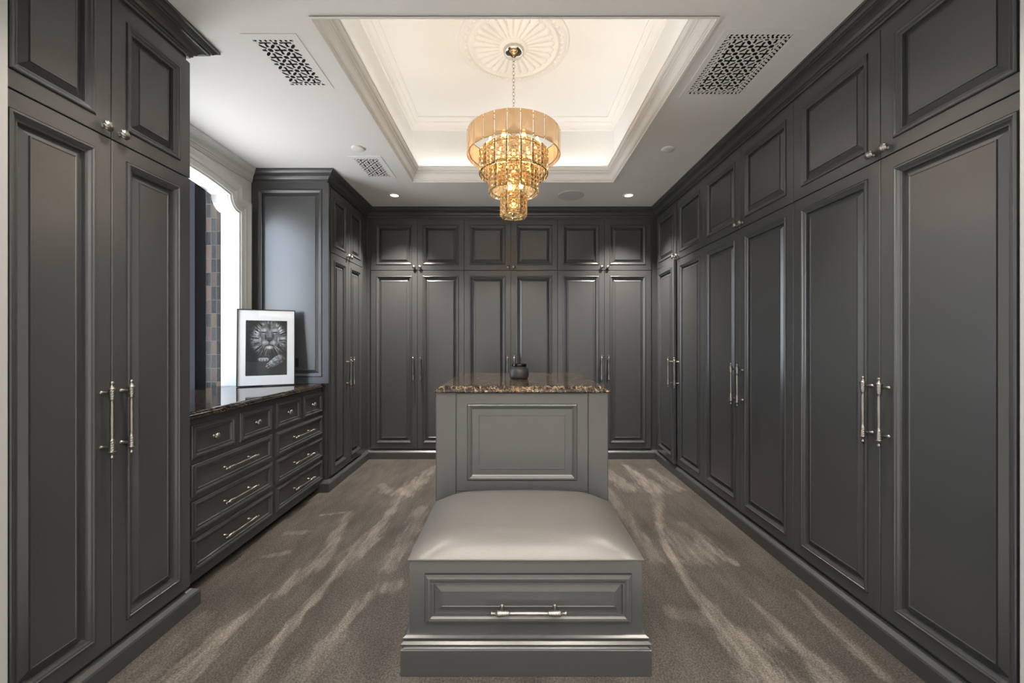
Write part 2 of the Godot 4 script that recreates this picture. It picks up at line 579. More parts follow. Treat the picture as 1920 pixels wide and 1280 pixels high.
# ------------------------------------------------------------------ the room
const CROWN := [Vector2(-0.02, -0.088), Vector2(0.010, -0.088), Vector2(0.012, -0.080), Vector2(0.018, -0.078), Vector2(0.018, -0.068), Vector2(0.026, -0.066), Vector2(0.032, -0.054), Vector2(0.042, -0.045), Vector2(0.057, -0.039), Vector2(0.064, -0.038), Vector2(0.064, -0.030), Vector2(0.072, -0.029), Vector2(0.078, -0.020), Vector2(0.086, -0.013), Vector2(0.093, -0.012), Vector2(0.093, 0.0), Vector2(-0.02, 0.0)]
const PLINTH := [Vector2(-0.02, 0.0), Vector2(0.038, 0.0), Vector2(0.038, 0.066), Vector2(0.034, 0.074), Vector2(0.016, 0.088), Vector2(0.010, 0.092), Vector2(-0.02, 0.092)]


func ceil_y(prof: Array, y: float) -> Array:
	return prof.map(func(p): return p + Vector2(0, y))


func room() -> void:
	# carpet
	var st := st_new()
	var uvp := func(x: float, z: float) -> void:
		st.set_uv(Vector2((x + 1.8) / 3.6, (-z - 0.9) / 3.6))
		st.add_vertex(Vector3(x, 0, z))
	for c in [[-2.5, -5.0], [2.5, -5.0], [2.5, -0.95], [-2.5, -5.0], [2.5, -0.95], [-2.5, -0.95]]:
		uvp.call(c[0], c[1])
	box(st, Vector3(-2.5, -0.12, -5.0), Vector3(2.5, -0.002, -0.95))
	struct("floor", done(st), M.carpet, "taupe cut pile carpet with the pile sheen of vacuum tracks painted paler", "carpet")

	struct("unseen_hall_floor", box_mesh(Vector3(-2.5, -0.12, -0.95), Vector3(2.5, 0.0, 2.8)), M.stone, "pale stone hall floor, unseen, bouncing light up to the ceiling", "floor")  # out of view, pale so that it throws light up into the room
	struct("wall_back", box_mesh(Vector3(-2.5, 0, -5.0), Vector3(2.5, HC + 0.7, -4.88)), M.white, "plain wall behind the back row of wardrobes", "wall")
	struct("wall_right", box_mesh(Vector3(2.16, 0, -4.88), Vector3(2.3, HC + 0.7, -0.95)), M.white, "plain wall behind the right row of wardrobes", "wall")

	# front wall with the opening the camera looks through
	st = st_new()
	box(st, Vector3(-2.36, 0, -1.10), Vector3(-1.392, HC, -0.95), 0.004)
	box(st, Vector3(1.402, 0, -1.10), Vector3(2.16, HC, -0.95), 0.004)
	box(st, Vector3(-1.392, 2.42, -1.10), Vector3(1.402, HC, -0.95), 0.004)
	struct("wall_front", done(st), M.jamb, "white wall edges either side of the doorway in the foreground", "wall")

	# the hall behind the camera, out of view, closed in to hold light
	struct("wall_hall_left", box_mesh(Vector3(-2.5, 0, -0.95), Vector3(-2.36, HC, 2.8)), M.white, "plain white left hall wall outside the doorway", "wall")
	struct("wall_hall_right", box_mesh(Vector3(2.16, 0, -0.95), Vector3(2.3, HC, 2.8)), M.white, "plain white right hall wall outside the doorway", "wall")
	struct("wall_hall_end", box_mesh(Vector3(-2.5, 0, 2.66), Vector3(2.3, HC, 2.8)), M.white, "plain white end wall of the hall", "wall")

	# window wall: an opening with a flat arch and scooped shoulders
	var open := [[2.035, 0.90], [2.035, 2.291]]
	for k in range(1, 7):
		var a := PI / 2.0 * k / 6.0
		open.append([2.035 + 0.103 * (1.0 - cos(a)), 2.291 + 0.109 * sin(a)])
	open[2][0] += 0.0
	var path2 := [[2.035, 0.90], [2.035, 2.291]]
	for k in range(1, 9):                                     # scoop: an arc about the corner of the rectangle
		var a := PI / 2.0 * k / 8.0
		path2.append([2.035 + 0.103 * sin(a), 2.400 - 0.109 * cos(a)])
	for k in range(1, 12):
		var t := -1.0 + 2.0 * k / 12.0
		path2.append([2.611 + 0.473 * t, 2.400 + 0.051 * (1.0 - t * t)])
	for k in range(0, 9):
		var a := PI / 2.0 * (8 - k) / 8.0
		path2.append([3.187 - 0.103 * sin(a), 2.400 - 0.109 * cos(a)])
	path2.append([3.187, 0.90])
	st = st_new()
	var back := -2.335
	var lo := -1.10
	box(st, Vector3(back, 0, -2.035), Vector3(WX, HC, lo))
	box(st, Vector3(back, 0, -4.88), Vector3(WX, HC, -3.187))
	box(st, Vector3(back, 0, -3.187), Vector3(WX, 0.90, -2.035))
	box(st, Vector3(-2.5, HC, -4.88), Vector3(back, HC + 0.7, -0.95))
	for k in range(1, path2.size() - 2):
		var a: Array = path2[k]
		var b: Array = path2[k + 1]
		for x in [WX, back]:
			quad_out(st, Vector3(x, a[1], -a[0]), Vector3(x, b[1], -b[0]), Vector3(x, HC, -b[0]), Vector3(x, HC, -a[0]), Vector3((WX + back) / 2, 2.5, -2.6))
		quad(st, Vector3(WX, a[1], -a[0]), Vector3(back, a[1], -a[0]), Vector3(back, b[1], -b[0]), Vector3(WX, b[1], -b[0]))
	struct("wall_left", done(st), M.white, "white window wall with an arched opening above the dresser", "wall")

	var path: Array = path2.map(func(p): return Vector3(WX, p[1], -p[0]))
	path.reverse()
	struct("trim_1", sweep_mesh(path, [Vector2(0, -0.01), Vector2(0, 0.012), Vector2(-0.012, 0.014), Vector2(-0.016, 0.022), Vector2(-0.034, 0.024), Vector2(-0.038, 0.016), Vector2(-0.056, 0.018), Vector2(-0.062, 0.026), Vector2(-0.082, 0.028), Vector2(-0.088, 0.020), Vector2(-0.104, 0.026), Vector2(-0.118, 0.032), Vector2(-0.128, 0.030), Vector2(-0.130, -0.01)], Vector3(1, 0, 0)), M.white, "white stepped casing round the arched window", "trim")
	struct("trim_2", sweep_mesh([Vector3(WX, 0, -3.36), Vector3(WX, 0, -1.872)], ceil_y(CROWN, HC), Vector3.UP), M.white, "white crown moulding above the arched window", "trim")

	# window: dark metal frame and panes set at the back of the wall
	st = st_new()
	for b in [[2.0, 2.10], [2.945, 3.05], [3.32, 3.38]]:
		box(st, Vector3(back - 0.085, 0.80, -b[1]), Vector3(back - 0.012, 2.60, -b[0]), 0.004)
	box(st, Vector3(back - 0.085, 0.80, -3.38), Vector3(back - 0.012, 0.885, -2.0), 0.004)
	box(st, Vector3(back - 0.085, 2.52, -3.38), Vector3(back - 0.012, 2.62, -2.0), 0.004)
	var win := struct("window_1", done(st), M.window_frame, "dark framed window behind the arched opening", "window")
	put("pane", box_mesh(Vector3(back - 0.056, 0.88, -2.95), Vector3(back - 0.050, 2.53, -2.095)), M.glass, win)
	put("pane", box_mesh(Vector3(back - 0.056, 0.88, -3.33), Vector3(back - 0.050, 2.53, -3.045)), M.glass, win)

	# dark crown and plinths
	struct("trim_3", sweep_mesh([Vector3(XR + TH, 0, -1.10), Vector3(XR + TH, 0, -DB - TH), Vector3(-XR - TH, 0, -DB - TH), Vector3(-XR - TH, 0, -3.36), Vector3(WX, 0, -3.36)], ceil_y(CROWN, HC), Vector3.UP), M.paint, "dark grey crown moulding over the right, back and far left wardrobes", "crown moulding")
	struct("trim_4", sweep_mesh([Vector3(WX, 0, -1.872), Vector3(-XN - TH, 0, -1.872), Vector3(-XN - TH, 0, -1.10)], ceil_y(CROWN, HC), Vector3.UP), M.paint, "dark grey crown moulding over the near left wardrobe", "crown moulding")
	struct("baseboard_right", sweep_mesh([Vector3(XR + TH, 0, -1.10), Vector3(XR + TH, 0, -DB - TH), Vector3(-XR - TH, 0, -DB - TH), Vector3(-XR - TH, 0, -3.36), Vector3(-1.80, 0, -3.36)], PLINTH, Vector3.UP), M.paint, "dark grey plinth along the right, back and far left wardrobes", "baseboard")
	struct("baseboard_left", sweep_mesh([Vector3(-1.80, 0, -1.872), Vector3(-XN - TH, 0, -1.872), Vector3(-XN - TH, 0, -1.10)], PLINTH, Vector3.UP), M.paint, "dark grey plinth under the near left wardrobe", "baseboard")


func tray() -> void:
	var x0 := -0.893
	var x1 := 0.912
	var z0 := -3.555
	var z1 := -1.743
	var st := st_new()
	var top := HC + 0.06
	box(st, Vector3(-2.34, HC, -4.88), Vector3(2.16, top, z0))
	box(st, Vector3(-2.34, HC, z1), Vector3(2.16, top, -0.95))
	box(st, Vector3(-2.34, HC, z0), Vector3(x0, top, z1))
	box(st, Vector3(x1, HC, z0), Vector3(2.16, top, z1))
	# walls of the recess and its lid
	box(st, Vector3(x0 - 0.06, top, z0 - 0.06), Vector3(x0, HT + 0.06, z1 + 0.06))
	box(st, Vector3(x1, top, z0 - 0.06), Vector3(x1 + 0.06, HT + 0.06, z1 + 0.06))
	box(st, Vector3(x0, top, z0 - 0.06), Vector3(x1, HT + 0.06, z0))
	box(st, Vector3(x0, top, z1), Vector3(x1, HT + 0.06, z1 + 0.06))
	box(st, Vector3(x0, HT, z0), Vector3(x1, HT + 0.06, z1))
	box(st, Vector3(-2.5, HC, -0.95), Vector3(2.3, HC + 0.1, 2.8))
	struct("ceiling", done(st), M.ceiling, "pale painted ceiling with a deep square tray recess", "ceiling")
	var path := [Vector3(x1, 0, z1), Vector3(x1, 0, z0), Vector3(x0, 0, z0), Vector3(x0, 0, z1)]
	var lip := [Vector2(-0.006, -0.007), Vector2(0.008, -0.007), Vector2(0.010, 0.002), Vector2(0.015, 0.003), Vector2(0.015, 0.010), Vector2(0.021, 0.012), Vector2(0.021, 0.019), Vector2(0.024, 0.024), Vector2(0.027, 0.040), Vector2(0.033, 0.055), Vector2(0.042, 0.064), Vector2(0.048, 0.066), Vector2(0.048, 0.074), Vector2(0.060, 0.080), Vector2(0.068, 0.092), Vector2(0.070, 0.100), Vector2(0.074, 0.101), Vector2(0.074, 0.113), Vector2(0.055, 0.113), Vector2(0.055, 0.100), Vector2(-0.006, 0.100)]
	struct("trim_5", sweep_mesh(path, ceil_y(lip, HC), Vector3.UP, true), M.plaster, "white cove moulding round the edge of the ceiling tray", "cornice")
	var crown := [Vector2(-0.005, -0.090), Vector2(0.006, -0.090), Vector2(0.010, -0.080), Vector2(0.012, -0.070), Vector2(0.020, -0.052), Vector2(0.034, -0.036), Vector2(0.040, -0.034), Vector2(0.042, -0.026), Vector2(0.056, -0.018), Vector2(0.066, -0.010), Vector2(0.074, -0.008), Vector2(0.074, 0.004), Vector2(-0.005, 0.004)]
	struct("trim_6", sweep_mesh(path, ceil_y(crown, HT), Vector3.UP, true), M.plaster, "white cornice at the top of the ceiling tray", "cornice")
	var t := thing("led_strip", "warm led strip hidden on the ledge of the ceiling tray", "light strip", Vector3(0.009, HC + 0.1, -2.649))
	for s in [-1.0, 1.0]:
		put("strip", box_mesh(Vector3(s * 0.865 - 0.006, 0, -0.85), Vector3(s * 0.865 + 0.006, 0.008, 0.85)), M.led, t)
		put("strip", box_mesh(Vector3(-0.85, 0, s * 0.865 - 0.006), Vector3(0.85, 0.008, s * 0.865 + 0.006)), M.led, t)


# ------------------------------------------------------------------ joinery
const STILE := [Vector2(0, 0), Vector2(0, 0.0205), Vector2(0.0015, 0.022), Vector2(0.0545, 0.022), Vector2(0.0555, 0.0185), Vector2(0.0575, 0.0185)]
const MOULD := [Vector2(0.0575, 0.0185), Vector2(0.0585, 0.0265), Vector2(0.0620, 0.0285), Vector2(0.0660, 0.0285), Vector2(0.0680, 0.0255), Vector2(0.0730, 0.0235), Vector2(0.0790, 0.0185), Vector2(0.0830, 0.0165), Vector2(0.0860, 0.0160), Vector2(0.0870, 0.0030)]
const FIELD := [Vector2(0.0870, 0.0030), Vector2(0.0890, 0.0030), Vector2(0.1140, 0.0155), Vector2(0.1150, 0.0205), Vector2(0.1185, 0.0205), Vector2(0.1200, 0.0188)]


func panel_set(w: float, h: float, key := "door") -> Array:
	var k := "%s %.3f %.3f" % [key, w, h]
	if not cache.has(k):
		var out := []
		for n in 3:
			var loops: Array = [STILE, MOULD, FIELD][n]
			var st := st_new()
			rings(st, w, h, loops, n == 2, n == 0)
			out.append(done(st))
		cache[k] = out
	return cache[k]


func door(parent: Node3D, x0: float, x1: float, y0: float, y1: float, grip: int, ajar := 0.0) -> void:
	var w := x1 - x0 - 0.003
	var h := y1 - y0
	var set_ := panel_set(w, h)
	var d := put("door", set_[0], M.paint, parent, Vector3((x0 + x1) / 2, y0, 0))
	put("moulding", set_[1], M.paint, d)
	put("raised_panel", set_[2], M.paint, d)
	if ajar != 0.0:                                           # turned about the edge away from the grip
		var hinge := Vector3(x0 if grip > 0 else x1, y0, 0)
		d.transform = Transform3D(Basis(Vector3.UP, deg_to_rad(ajar)), hinge) * Transform3D(Basis(), d.position - hinge)
	if h < 1.0:
		put("knob", knob_mesh(), M.pewter, d, Vector3(grip * (w / 2 - 0.030), 0.031, TH))
	else:
		put("handle", handle_mesh(), M.pewter, d, Vector3(grip * (w / 2 - 0.036), 0.970 - y0, TH))


func handle_mesh() -> ArrayMesh:
	if not cache.has("handle"):
		var half := [Vector2(0, 0.1430), Vector2(0.003, 0.1428), Vector2(0.0062, 0.1405), Vector2(0.0074, 0.1370), Vector2(0.0066, 0.1335), Vector2(0.0046, 0.1310), Vector2(0.0046, 0.1290), Vector2(0.0064, 0.1250), Vector2(0.0090, 0.1190), Vector2(0.0120, 0.1165), Vector2(0.0122, 0.1140), Vector2(0.0100, 0.1130)]
		for k in 16:
			half.append(Vector2(lerpf(0.0104, 0.0082, k / 15.0), lerpf(0.1120, 0.0740, k / 15.0)))
		for k in 8:
			half.append(Vector2(lerpf(0.0060, 0.0074, k / 7.0), lerpf(0.0725, 0.0, k / 7.0)))
		var prof := half.duplicate()
		for k in range(half.size() - 2, -1, -1):
			prof.append(Vector2(half[k].x, -half[k].y))
		prof.reverse()
		var st := st_new(true)
		lathe(st, prof, 20, Transform3D(Basis(), Vector3(0, 0, 0.040)), 0.0011, 0.073, 0.113)
		for s in [-1.0, 1.0]:
			lathe(st, [Vector2(0.0078, 0.0), Vector2(0.0078, 0.003), Vector2(0.0062, 0.004), Vector2(0.0062, 0.020), Vector2(0.0062, 0.036)], 12, Transform3D(Basis(Vector3.RIGHT, PI / 2), Vector3(0, s * 0.100, 0)))
		cache["handle"] = done(st)
	return cache["handle"]


func knob_mesh() -> ArrayMesh:
	if not cache.has("knob"):
		var prof := [Vector2(0.009, 0.0), Vector2(0.009, 0.003), Vector2(0.0055, 0.006), Vector2(0.0055, 0.014), Vector2(0.012, 0.0175)]
		for k in 12:
			var a := PI / 2 * k / 11.0
			prof.append(Vector2(0.0185 * cos(a), 0.0195 + 0.0135 * sin(a)))
		prof[-1].x = 0.0
		var st := st_new(true)
		lathe(st, prof, 24, Transform3D(Basis(Vector3.RIGHT, PI / 2), Vector3.ZERO), 0.0020, 0.018, 0.031, 10)
		cache["knob"] = done(st)
	return cache["knob"]


# local x runs along the front, z out of it; z = 0 is the carcass front, doors lie on it
func wardrobe(label: String, at: Vector3, turn: float, x0: float, x1: float, edges: Array, depth: float, ajar := 0.0) -> Node3D:
	var t := thing("wardrobe", label, "wardrobe", at, turn, "built-in grey wardrobes")
	put("body", box_mesh(Vector3(x0, 0.003, -depth), Vector3(x1, HC - 0.003, 0.0), 0.001), M.paint, t)
	for k in 2:
		var grip := 1 if k == 0 else -1
		door(t, edges[k], edges[k + 1], 0.112, 2.021, grip, ajar if k == 0 else 0.0)
		door(t, edges[k], edges[k + 1], 2.026, 2.567, grip, ajar * 0.35 if k == 0 else 0.0)
	return t


func cabinets() -> void:
	var zf := -DB - TH
	var xs := [-1.519, -1.0165, -0.5145, -0.012, 0.4905, 0.9935, 1.496]
	wardrobe("dark grey panelled double wardrobe on the back wall, in its left corner", Vector3(0, 0, zf), 0, -XR - TH, -0.5145, [xs[0], xs[1], xs[2]], 0.58)
	wardrobe("dark grey panelled double wardrobe in the middle of the back wall, behind the jar", Vector3(0, 0, zf), 0, -0.5145, 0.4905, [xs[2], xs[3], xs[4]], 0.58)
	wardrobe("dark grey panelled double wardrobe on the back wall, in its right corner", Vector3(0, 0, zf), 0, 0.4905, XR + TH, [xs[4], xs[5], xs[6]], 0.58)
	# right wall: local x = world z
	var e := [-4.235, -3.722, -3.209, -2.695, -2.181, -1.667, -1.153]
	wardrobe("dark grey double wardrobe farthest along the right wall, its far door ajar", Vector3(XR + TH, 0, 0), -90, zf + 0.001, e[2], [e[0], e[1], e[2]], 0.58, -3.2)
	wardrobe("dark grey double wardrobe in the middle of the right wall", Vector3(XR + TH, 0, 0), -90, e[2], e[4], [e[2], e[3], e[4]], 0.58)
	wardrobe("dark grey double wardrobe nearest the doorway on the right wall", Vector3(XR + TH, 0, 0), -90, e[4], -1.103, [e[4], e[5], e[6]], 0.58)
	# left wall: local x = -world z
	wardrobe("dark grey double wardrobe nearest the doorway on the left, before the dresser", Vector3(-XN - TH, 0, 0), 90, 1.103, 1.871, [1.132, 1.500, 1.868], 0.66)
	var t := wardrobe("dark grey double wardrobe beyond the dresser, with a panelled pale-lit end", Vector3(-XR - TH, 0, 0), 90, 3.372, -zf - 0.001, [3.392, 3.752, 4.112], 0.625)
	# its end panel faces the camera
	var w := 0.654
	var h := HC - 0.905
	var s := panel_set(w, 2.600 - 0.905, "end")
	var holder := put("end_panel", s[0], M.paint, t)
	holder.transform = Transform3D(Basis(Vector3.UP, deg_to_rad(-90)), Vector3(3.372, 0.905, TH - w / 2))
	put("moulding", s[1], M.paint, holder)
	put("raised_panel", s[2], M.paint, holder)


const DRAWER := [Vector2(0, 0), Vector2(0, 0.010), Vector2(0.003, 0.013), Vector2(0.008, 0.013), Vector2(0.009, 0.017), Vector2(0.013, 0.019), Vector2(0.020, 0.018), Vector2(0.027, 0.012), Vector2(0.030, 0.0115), Vector2(0.031, 0.014), Vector2(0.035, 0.014), Vector2(0.037, 0.010), Vector2(0.038, 0.003)]


func dresser_drawer(t: Node3D, x0: float, x1: float, y0: float, y1: float, knob: bool) -> void:
	var k := "drawer %.3f %.3f" % [x1 - x0, y1 - y0]
	if not cache.has(k):
		var a := st_new()
		rings(a, x1 - x0, y1 - y0, DRAWER, false, true)
		var b := st_new()
		rings(b, x1 - x0, y1 - y0, [Vector2(0.038, 0.003), Vector2(0.039, 0.003)], true)
		cache[k] = [done(a), done(b)]
	var d := put("drawer", cache[k][0], M.paint, t, Vector3((x0 + x1) / 2, y0, 0))
	put("panel", cache[k][1], M.paint, d)
	if knob:
		put("knob", knob_mesh(), M.pewter, d, Vector3(0, (y1 - y0) / 2, 0.003))
	else:
		var hn := put("handle", handle_mesh(), M.pewter, d, Vector3(0, (y1 - y0) / 2, 0.003))
		hn.rotation.z = PI / 2


func dresser() -> void:
	var t := thing("dresser", "dark grey built-in dresser of ten drawers under the window", "dresser", Vector3(-1.610, 0, 0), 90)
	put("body", box_mesh(Vector3(1.874, 0.045, -0.585), Vector3(3.358, 0.872, 0.0), 0.001), M.paint, t)
	put("toe_kick", box_mesh(Vector3(1.92, 0.003, -0.55), Vector3(3.358, 0.047, -0.09)), M.gap_shade, t)  # shade under the dresser put into its near-black colour
	var cols := [[1.985, 2.652], [2.697, 3.352]]
	var rows := [[0.098, 0.264], [0.288, 0.454], [0.478, 0.640]]
	for c in cols:
		for r in rows:
			dresser_drawer(t, c[0], c[1], r[0], r[1], false)
	for c in [[1.985, 2.298], [2.340, 2.652], [2.697, 3.008], [3.046, 3.352]]:
		dresser_drawer(t, c[0], c[1], 0.666, 0.838, true)

	# marble top: straight run with a moulded front edge
	var st := st_new()
	var prof := [Vector2(-0.64, 0.872), Vector2(-0.020, 0.872), Vector2(0.020, 0.874), Vector2(0.026, 0.878), Vector2(0.028, 0.884), Vector2(0.024, 0.889), Vector2(0.015, 0.890), Vector2(0.015, 0.893), Vector2(0.008, 0.895), Vector2(0.004, 0.900), Vector2(-0.004, 0.904), Vector2(-0.012, 0.905), Vector2(-0.64, 0.905)]
	sweep(st, [Vector3(-1.602, 0, -1.874), Vector3(-1.602, 0, -3.358)].map(func(p): return p + Vector3(0, 0, 0)), prof.map(func(p): return Vector2(-p.x, p.y)), Vector3.UP)
	box(st, Vector3(-2.333, 0.9005, -3.186), Vector3(-2.238, 0.905, -2.036))
	var c := put("dresser_countertop", done(st), M.marble_dark, self)
	tag(c, "polished dark brown marble top on the dresser, mirroring the window", "countertop")

	var k := put("wall_socket", box_mesh(Vector3(-1.852, 1.048, -3.3665), Vector3(-1.80, 1.120, -3.347), 0.003), M.socket, self)
	tag(k, "small black wall socket on the end panel behind the picture frame", "socket")


func island() -> void:
	var x0 := -0.394
	var x1 := 0.500
	var zf := -2.07
	var zb := -2.95
	var t := thing("island", "dark grey freestanding island with a raised panel facing the bench", "island", Vector3((x0 + x1) / 2, 0, (zf + zb) / 2))
	var hx := (x1 - x0) / 2
	var hz := (zf - zb) / 2
	var st := st_new()
	loft(st, -hx + 0.012, hx - 0.012, -hz, hz - 0.008, [Vector2(0, 0.003), Vector2(0, 0.994)])
	put("body", done(st), M.paint, t)
	for s in [-1.0, 1.0]:
		put("pilaster", box_mesh(Vector3(minf(s * hx, s * (hx - 0.102)), 0.003, hz - 0.09), Vector3(maxf(s * hx, s * (hx - 0.102)), 0.9935, hz), 0.002), M.paint, t)
	var w := 2 * (hx - 0.103)
	var sets := []
	for loops in [STILE, MOULD, FIELD]:
		st = st_new()
		rings(st, w - 0.004, 0.990 - 0.480, loops, loops == FIELD, loops == STILE)
		sets.append(done(st))
	# the bottom rail stands on the floor below the panel
	var p := put("front_panel", sets[0], M.paint, t, Vector3(0, 0.480, hz - 0.024))
	put("moulding", sets[1], M.paint, p)
	put("raised_panel", sets[2], M.paint, p)
	put("bottom_rail", box_mesh(Vector3(-w / 2 + 0.002, 0.003, hz - 0.03), Vector3(w / 2 - 0.002, 0.479, hz - 0.002)), M.paint, t)
	for s in [-1.0, 1.0]:                                     # doors on the two long sides
		for k in 2:
			var q := panel_set(0.42, 0.86)
			var dz := -0.215 + 0.43 * k - 0.02
			var d := put("door", q[0], M.paint, t)
			d.transform = Transform3D(Basis(Vector3.UP, s * PI / 2), Vector3(s * (hx - 0.012), 0.10, dz))
			put("moulding", q[1], M.paint, d)
			put("raised_panel", q[2], M.paint, d)

	st = st_new()
	loft(st, x0 - 0.007, x1 + 0.007, zb - 0.02, zf + 0.022, [Vector2(0.012, 0.9945), Vector2(0.004, 0.9965), Vector2(0.0, 1.001), Vector2(0.001, 1.007), Vector2(0.006, 1.010), Vector2(0.012, 1.0105), Vector2(0.012, 1.013), Vector2(0.016, 1.015), Vector2(0.020, 1.020), Vector2(0.028, 1.0265), Vector2(0.036, 1.028)])
	var c := put("island_countertop", done(st), M.marble, self)
	tag(c, "polished brown veined marble slab on the island, under the jar", "countertop")


func bench() -> void:
	var x0 := -0.392
	var x1 := 0.498
	var cx := (x0 + x1) / 2
	var hx := (x1 - x0) / 2
	var zf := -1.520
	var zb := -2.066
	var t := thing("bench", "dark grey storage bench with padded taupe leather seat before the island", "bench", Vector3(cx, 0, zf))
	var dz := zb - zf
	var st := st_new()
	loft(st, -hx, hx, dz, 0, [Vector2(0.0, 0.14), Vector2(0.0, 0.423), Vector2(0.004, 0.4265)])
	put("body", done(st), M.paint, t)
	st = st_new()   # moulded base, open towards the island
	sweep(st, [Vector3(-hx, 0, dz), Vector3(-hx, 0, 0), Vector3(hx, 0, 0), Vector3(hx, 0, dz)], [Vector2(0.02, 0.002), Vector2(-0.016, 0.002), Vector2(-0.016, 0.098), Vector2(-0.012, 0.102), Vector2(-0.005, 0.112), Vector2(-0.004, 0.1145), Vector2(-0.014, 0.116), Vector2(-0.016, 0.121), Vector2(-0.011, 0.128), Vector2(-0.006, 0.131), Vector2(-0.006, 0.134), Vector2(-0.012, 0.136), Vector2(-0.012, 0.141), Vector2(-0.006, 0.146), Vector2(0.02, 0.147)].map(func(p): return Vector2(p.x if p.x > 0.01 else p.x * 1.7, p.y)), Vector3.UP)
	put("base_moulding", done(st), M.paint, t)
	# inset drawer over a near-black plate that paints the shade round it
	var dw := 0.786
	var dh := 0.183
	put("drawer_shade_plate", box_mesh(Vector3(0.009 - dw / 2 - 0.003, 0.185, -0.02), Vector3(0.009 + dw / 2 + 0.003, 0.374, 0.0008)), M.gap_shade, t)
	var outer := [Vector2(0, -0.012), Vector2(0, 0.002), Vector2(0.005, 0.003), Vector2(0.006, 0.006), Vector2(0.012, 0.0085), Vector2(0.020, 0.0075), Vector2(0.026, 0.003), Vector2(0.030, 0.002), Vector2(0.0305, 0.004), Vector2(0.034, 0.004), Vector2(0.035, -0.004)]
	var inner := [Vector2(0.035, -0.004), Vector2(0.037, -0.004), Vector2(0.062, 0.003), Vector2(0.0625, 0.005), Vector2(0.066, 0.005), Vector2(0.067, 0.0042)]
	st = st_new()
	rings(st, dw, dh, outer, false, true)
	var d := put("drawer", done(st), M.paint, t, Vector3(0.009, 0.188, 0.0055))
	st = st_new()
	rings(st, dw, dh, inner, true)
	put("raised_panel", done(st), M.paint, d)
	var hn := put("handle", handle_mesh(), M.pewter, d, Vector3(0.0, 0.066, 0.004))
	hn.rotation.z = PI / 2

	# domed cushion
	st = st_new(true)
	var nx := 56
	var nz := 36
	var fx0 := -hx - 0.004
	var fx1 := hx + 0.004
	var fz0 := dz + 0.001
	var fz1 := 0.008
	var rise := func(e: float, reach: float) -> float:
		return 1.0 - pow(1.0 - clampf(e / reach, 0, 1), 2.3)
	var pt := func(i: int, j: int) -> Vector3:
		var u := 0.5 - 0.5 * cos(PI * i / nx)
		var v := 0.5 - 0.5 * cos(PI * j / nz)
		var x := lerpf(fx0, fx1, u)
		var z := lerpf(fz1, fz0, v)
		var ex := minf(x - fx0, fx1 - x)
		var ez := minf(fz1 - z, (z - fz0) + 0.03)
		var yy: float = rise.call(ex, 0.20) * rise.call(ez, 0.12)
		return Vector3(x, 0.430 + 0.066 * yy + 0.018 * sin(PI * u) * sin(PI * clampf(v * 0.85, 0, 0.6)), z)
	for i in nx:
		for j in nz:
			quad(st, pt.call(i, j), pt.call(i + 1, j), pt.call(i + 1, j + 1), pt.call(i, j + 1))
	var cu := put("cushion", done(st), M.leather, t)
	st = st_new(true)
	tube(st, [Vector3(fx0, 0.4285, fz0), Vector3(fx0, 0.4285, fz1), Vector3(fx1, 0.4285, fz1), Vector3(fx1, 0.4285, fz0)], 0.0028, 8)
	put("piping", done(st), M.leather, cu)


# ------------------------------------------------------------------ small things
func picture() -> void:
	var w := 0.40
	var h := 0.61
	var t := thing("picture_frame", "black framed black and white lion portrait leaning on the dresser", "picture frame", Vector3(-1.9635, 0.9062, -3.18), 27)
	t.rotation = Vector3(0, deg_to_rad(27), 0)
	t.basis = Basis(Vector3.UP, deg_to_rad(27)) * Basis(Vector3.RIGHT, deg_to_rad(-4.2))
	var st := st_new()
	rings(st, w, h, [Vector2(0, 0), Vector2(0, 0.0235), Vector2(0.0008, 0.0245), Vector2(0.0065, 0.0245), Vector2(0.007, 0.024), Vector2(0.007, 0.014)], false, true)
	put("frame", done(st), M.black_metal, t)
	st = st_new()
	var pw := 0.284
	var ph := 0.440
	var y0 := 0.082
	rings(st, w, h, [Vector2(0.007, 0.0165), Vector2(0.012, 0.0165)], false)
	var o := [Vector3(-w / 2 + 0.012, 0.012, 0.0165), Vector3(w / 2 - 0.012, 0.012, 0.0165), Vector3(w / 2 - 0.012, h - 0.012, 0.0165), Vector3(-w / 2 + 0.012, h - 0.012, 0.0165)]
	var n := [Vector3(-pw / 2, y0, 0.0165), Vector3(pw / 2, y0, 0.0165), Vector3(pw / 2, y0 + ph, 0.0165), Vector3(-pw / 2, y0 + ph, 0.0165)]
	for i in 4:
		var j := (i + 1) % 4
		quad(st, o[i], o[j], n[j], n[i])
		quad(st, n[i], n[j], n[j] - Vector3(0, 0, 0.0015), n[i] - Vector3(0, 0, 0.0015))
	put("mat_board", done(st), M.white_board, t)
	st = st_new()
	var c := [Vector3(-pw / 2, y0, 0.015), Vector3(pw / 2, y0, 0.015), Vector3(pw / 2, y0 + ph, 0.015), Vector3(-pw / 2, y0 + ph, 0.015)]
	var uv := [Vector2(0, 1), Vector2(1, 1), Vector2(1, 0), Vector2(0, 0)]
	for k in [0, 2, 1, 0, 3, 2]:
		st.set_uv(uv[k])
		st.add_vertex(c[k])
	put("print", done(st), M.print, t).set_meta("label", "black and white lion portrait print")
	put("glass", box_mesh(Vector3(-w / 2 + 0.007, 0.007, 0.0185), Vector3(w / 2 - 0.007, h - 0.007, 0.0205)), M.glass, t)


